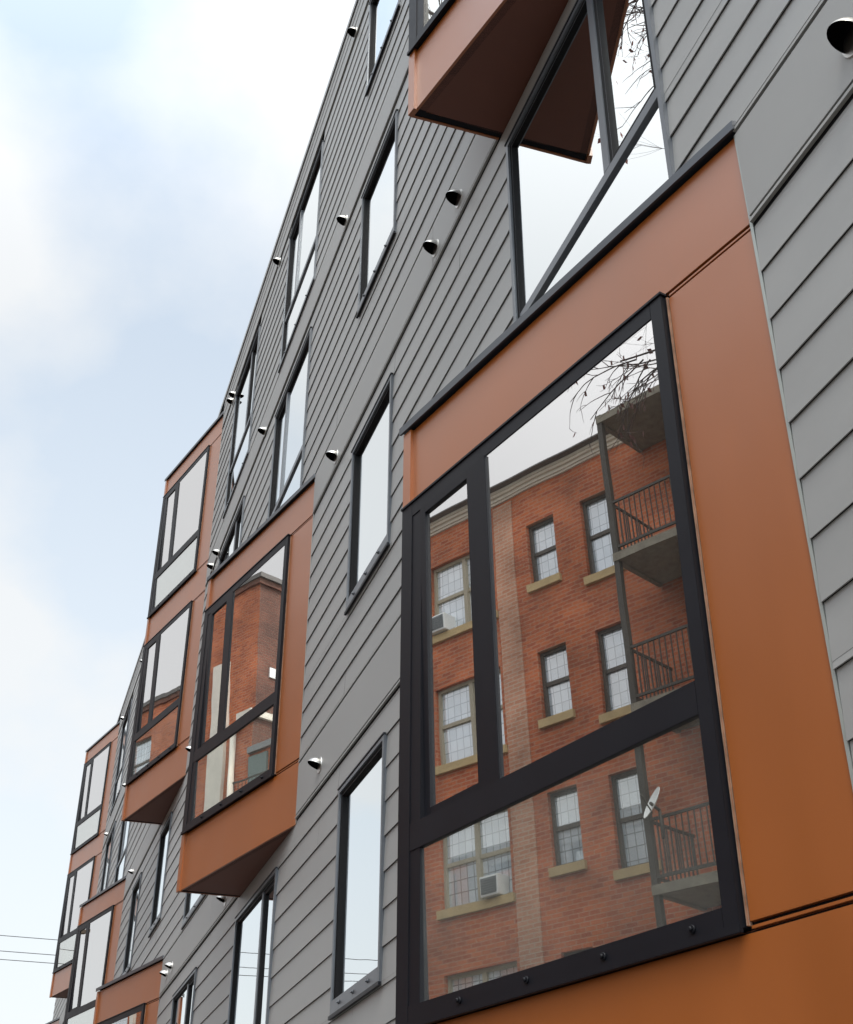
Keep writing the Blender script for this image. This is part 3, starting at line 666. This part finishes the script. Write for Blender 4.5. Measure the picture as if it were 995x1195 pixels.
# ------------------------------------------------------------------ street tree whose twigs mirror in the glass
tr = empty('street_tree', (-2.3, -3.5, 0)); thing(tr, 'tall bare street tree with a few withered leaves, mirrored as twigs in the upper glass', 'tree')
trk = MB(); br = MB(); lf = MB()
tr_r = random.Random(21)
def grow(p, d, L, r, depth):
    n = 4; q = Vector(p)
    for i in range(n):
        d = (d + Vector((tr_r.uniform(-1, 1), tr_r.uniform(-1, 1), tr_r.uniform(-.6, .9))) * .16).normalized()
        e = q + d * (L / n); rr = r * (1 - .5 * (i + 1) / n) if i < n else r
        br.tube(q, e, r * (1 - .5 * i / n), rr, 'bark', 5 if depth < 4 else 4, False)
        if depth < 6 and i > 0:
            for _ in range(1 if depth < 3 else tr_r.choice((1, 2))):
                dd = (d + Vector((tr_r.uniform(-1, 1), tr_r.uniform(-1, 1), tr_r.uniform(-.7, .7))) * .9).normalized()
                grow(e, dd, L * tr_r.uniform(.45, .68), rr * .62, depth + 1)
        elif depth >= 6 and tr_r.random() < .16:
            a = Vector((tr_r.uniform(-1, 1), tr_r.uniform(-1, 1), -1)).normalized() * .05; b = a.orthogonal().normalized() * .022
            lf.poly([e, e + a * .5 + b, e + a, e + a * .5 - b], 'leaf')
        q = e
base = Vector((-2.3, -3.5, 0))
O0 = Vector((2.3, 3.5, 0))
pts = [base, base + Vector((.05, 0, 1.6)), base + Vector((-.05, .1, 3.2)), base + Vector((-.5, .15, 5.2)), base + Vector((-1.2, .3, 7.2))]
rad = [.10, .085, .07, .052, .03]
for i in range(4): trk.tube(pts[i], pts[i + 1], rad[i], rad[i + 1], 'bark', 10, False)
for i, (px, d, L) in enumerate([((-2.4, -3.45, 4.6), (-.75, .25, .9), 1.2), ((-2.6, -3.4, 4.6), (-.8, .25, .75), 1.6), ((-2.9, -3.3, 5.8), (-.7, .3, .8), 1.7), ((-3.2, -3.25, 6.6), (-.75, .35, .8), 1.7), ((-3.5, -3.2, 7.2), (-.6, .3, .9), 1.8), ((-2.35, -3.45, 4.2), (.6, -.5, .7), 1.6), ((-2.7, -3.4, 5.2), (.4, -.7, .8), 1.7), ((-3.5, -3.2, 7.1), (.2, -.3, .9), 1.7)]):
    grow(Vector(px), Vector(d).normalized(), L, .015, 3)
def twig(p, d, L, r, depth=0):
    n = 7; q = Vector(p); curl = Vector((tr_r.uniform(-.1, .1), tr_r.uniform(-.1, .1), tr_r.uniform(-.18, .12)))
    for i in range(n):
        d = (d + curl + Vector((tr_r.uniform(-1, 1), tr_r.uniform(-1, 1), tr_r.uniform(-1, 1))) * .13).normalized(); e = q + d * (L / n)
        br.tube(q, e, r * (1 - .6 * i / n), r * (1 - .6 * (i + 1) / n), 'bark', 4, False); q = e
        if depth < 2 and i > 0 and tr_r.random() < (.75 if depth == 0 else .4):
            dd = (d + Vector((tr_r.uniform(-.6, .6), tr_r.uniform(-.6, .6), tr_r.uniform(-.9, .7)))).normalized(); twig(e, dd, L * tr_r.uniform(.3, .55), r * .6, depth + 1)
        if tr_r.random() < .05:
            a = Vector((tr_r.uniform(-.6, .6), tr_r.uniform(-.6, .6), -1)).normalized() * .04; w_ = a.orthogonal().normalized() * .016
            lf.poly([q, q + a * .4 + w_, q + a, q + a * .5 - w_], 'leaf')
def limb(P, r):
    for i in range(len(P) - 1): br.tube(P[i], P[i + 1], r * (1 - .7 * i / len(P)), r * (1 - .7 * (i + 1) / len(P)), 'bark', 6, False)
limb([(-2.3, -3.48, 3.5), (-2.45, -3.3, 4.2), (-2.7, -3.1, 4.45), (-3.0, -2.98, 4.6), (-3.3, -2.95, 4.64)], .010)
for i in range(16):
    t_ = i / 15; p_ = Vector((-2.72 - .5 * t_, -3.12 + .15 * t_, 4.42 + .2 * t_)); twig(p_, Vector((-1, tr_r.uniform(-.1, .25), tr_r.uniform(-.55, .35))).normalized(), tr_r.uniform(.22, .42), .0042)
for P_ in ([(-2.9, -3.3, 5.8), (-3.6, -3.2, 6.9), (-4.3, -3.05, 7.8), (-5.1, -2.9, 8.7)], [(-3.2, -3.2, 6.6), (-4.0, -3.0, 7.6), (-4.6, -2.7, 8.5), (-5.3, -2.5, 9.3)], [(-3.5, -3.2, 7.1), (-4.4, -3.1, 8.2), (-5.4, -3.0, 9.4)]):
    limb(P_, .018)
    for i in range(16):
        a_, b_ = Vector(P_[-2]), Vector(P_[-1]); p_ = a_.lerp(b_, i / 15); twig(p_, Vector((tr_r.uniform(-1, .3), tr_r.uniform(-.4, .6), tr_r.uniform(-.5, .8))).normalized(), tr_r.uniform(.5, 1.0), .008)
for mbx, nm in ((trk, 'trunk'), (br, 'crown'), (lf, 'withered_leaf')):
    mbx.v = [tuple(Vector(v) + O0) for v in mbx.v]; o = build(mbx, nm, tr)
    if nm == 'withered_leaf': o['kind'] = 'stuff'

# ------------------------------------------------------------------ overhead cables crossing the street beyond the building
for i, (z, lab) in enumerate(((5.50, 'thin overhead cable, uppermost of the three crossing the sky at lower left'), (5.24, 'thin overhead cable, middle one of the three crossing the sky at lower left'), (5.10, 'thin overhead cable, lowest of the three crossing the sky at lower left'))):
    mb = MB(); P = []
    for k in range(25):
        t_ = k / 24; P.append((-24, -8 + 22 * t_, Z(z + .55 * ((t_ - .39) ** 2) * 1.5)))
    for a, b in zip(P[:-1], P[1:]): mb.tube(a, b, .0065, .0065, 'wire', 5, False)
    thing(build(mb, 'overhead_cable'), lab, 'cable', 'cables beyond the building')
for y, lab in ((-8.0, 'wooden utility pole on the far side of the street'), (14.0, 'wooden utility pole behind the grey building')):
    e = empty('utility_pole', (-24, y, 0)); thing(e, lab, 'utility pole')
    mb = MB(); mb.tube((0, 0, 0), (0, 0, Z(6.4)), .07, .05, 'wood', 10); build(mb, 'pole', e)
    mb = MB(); mb.box(-.5, .5, -.03, .03, Z(5.9), Z(5.96), 'wood'); build(mb, 'crossarm', e)
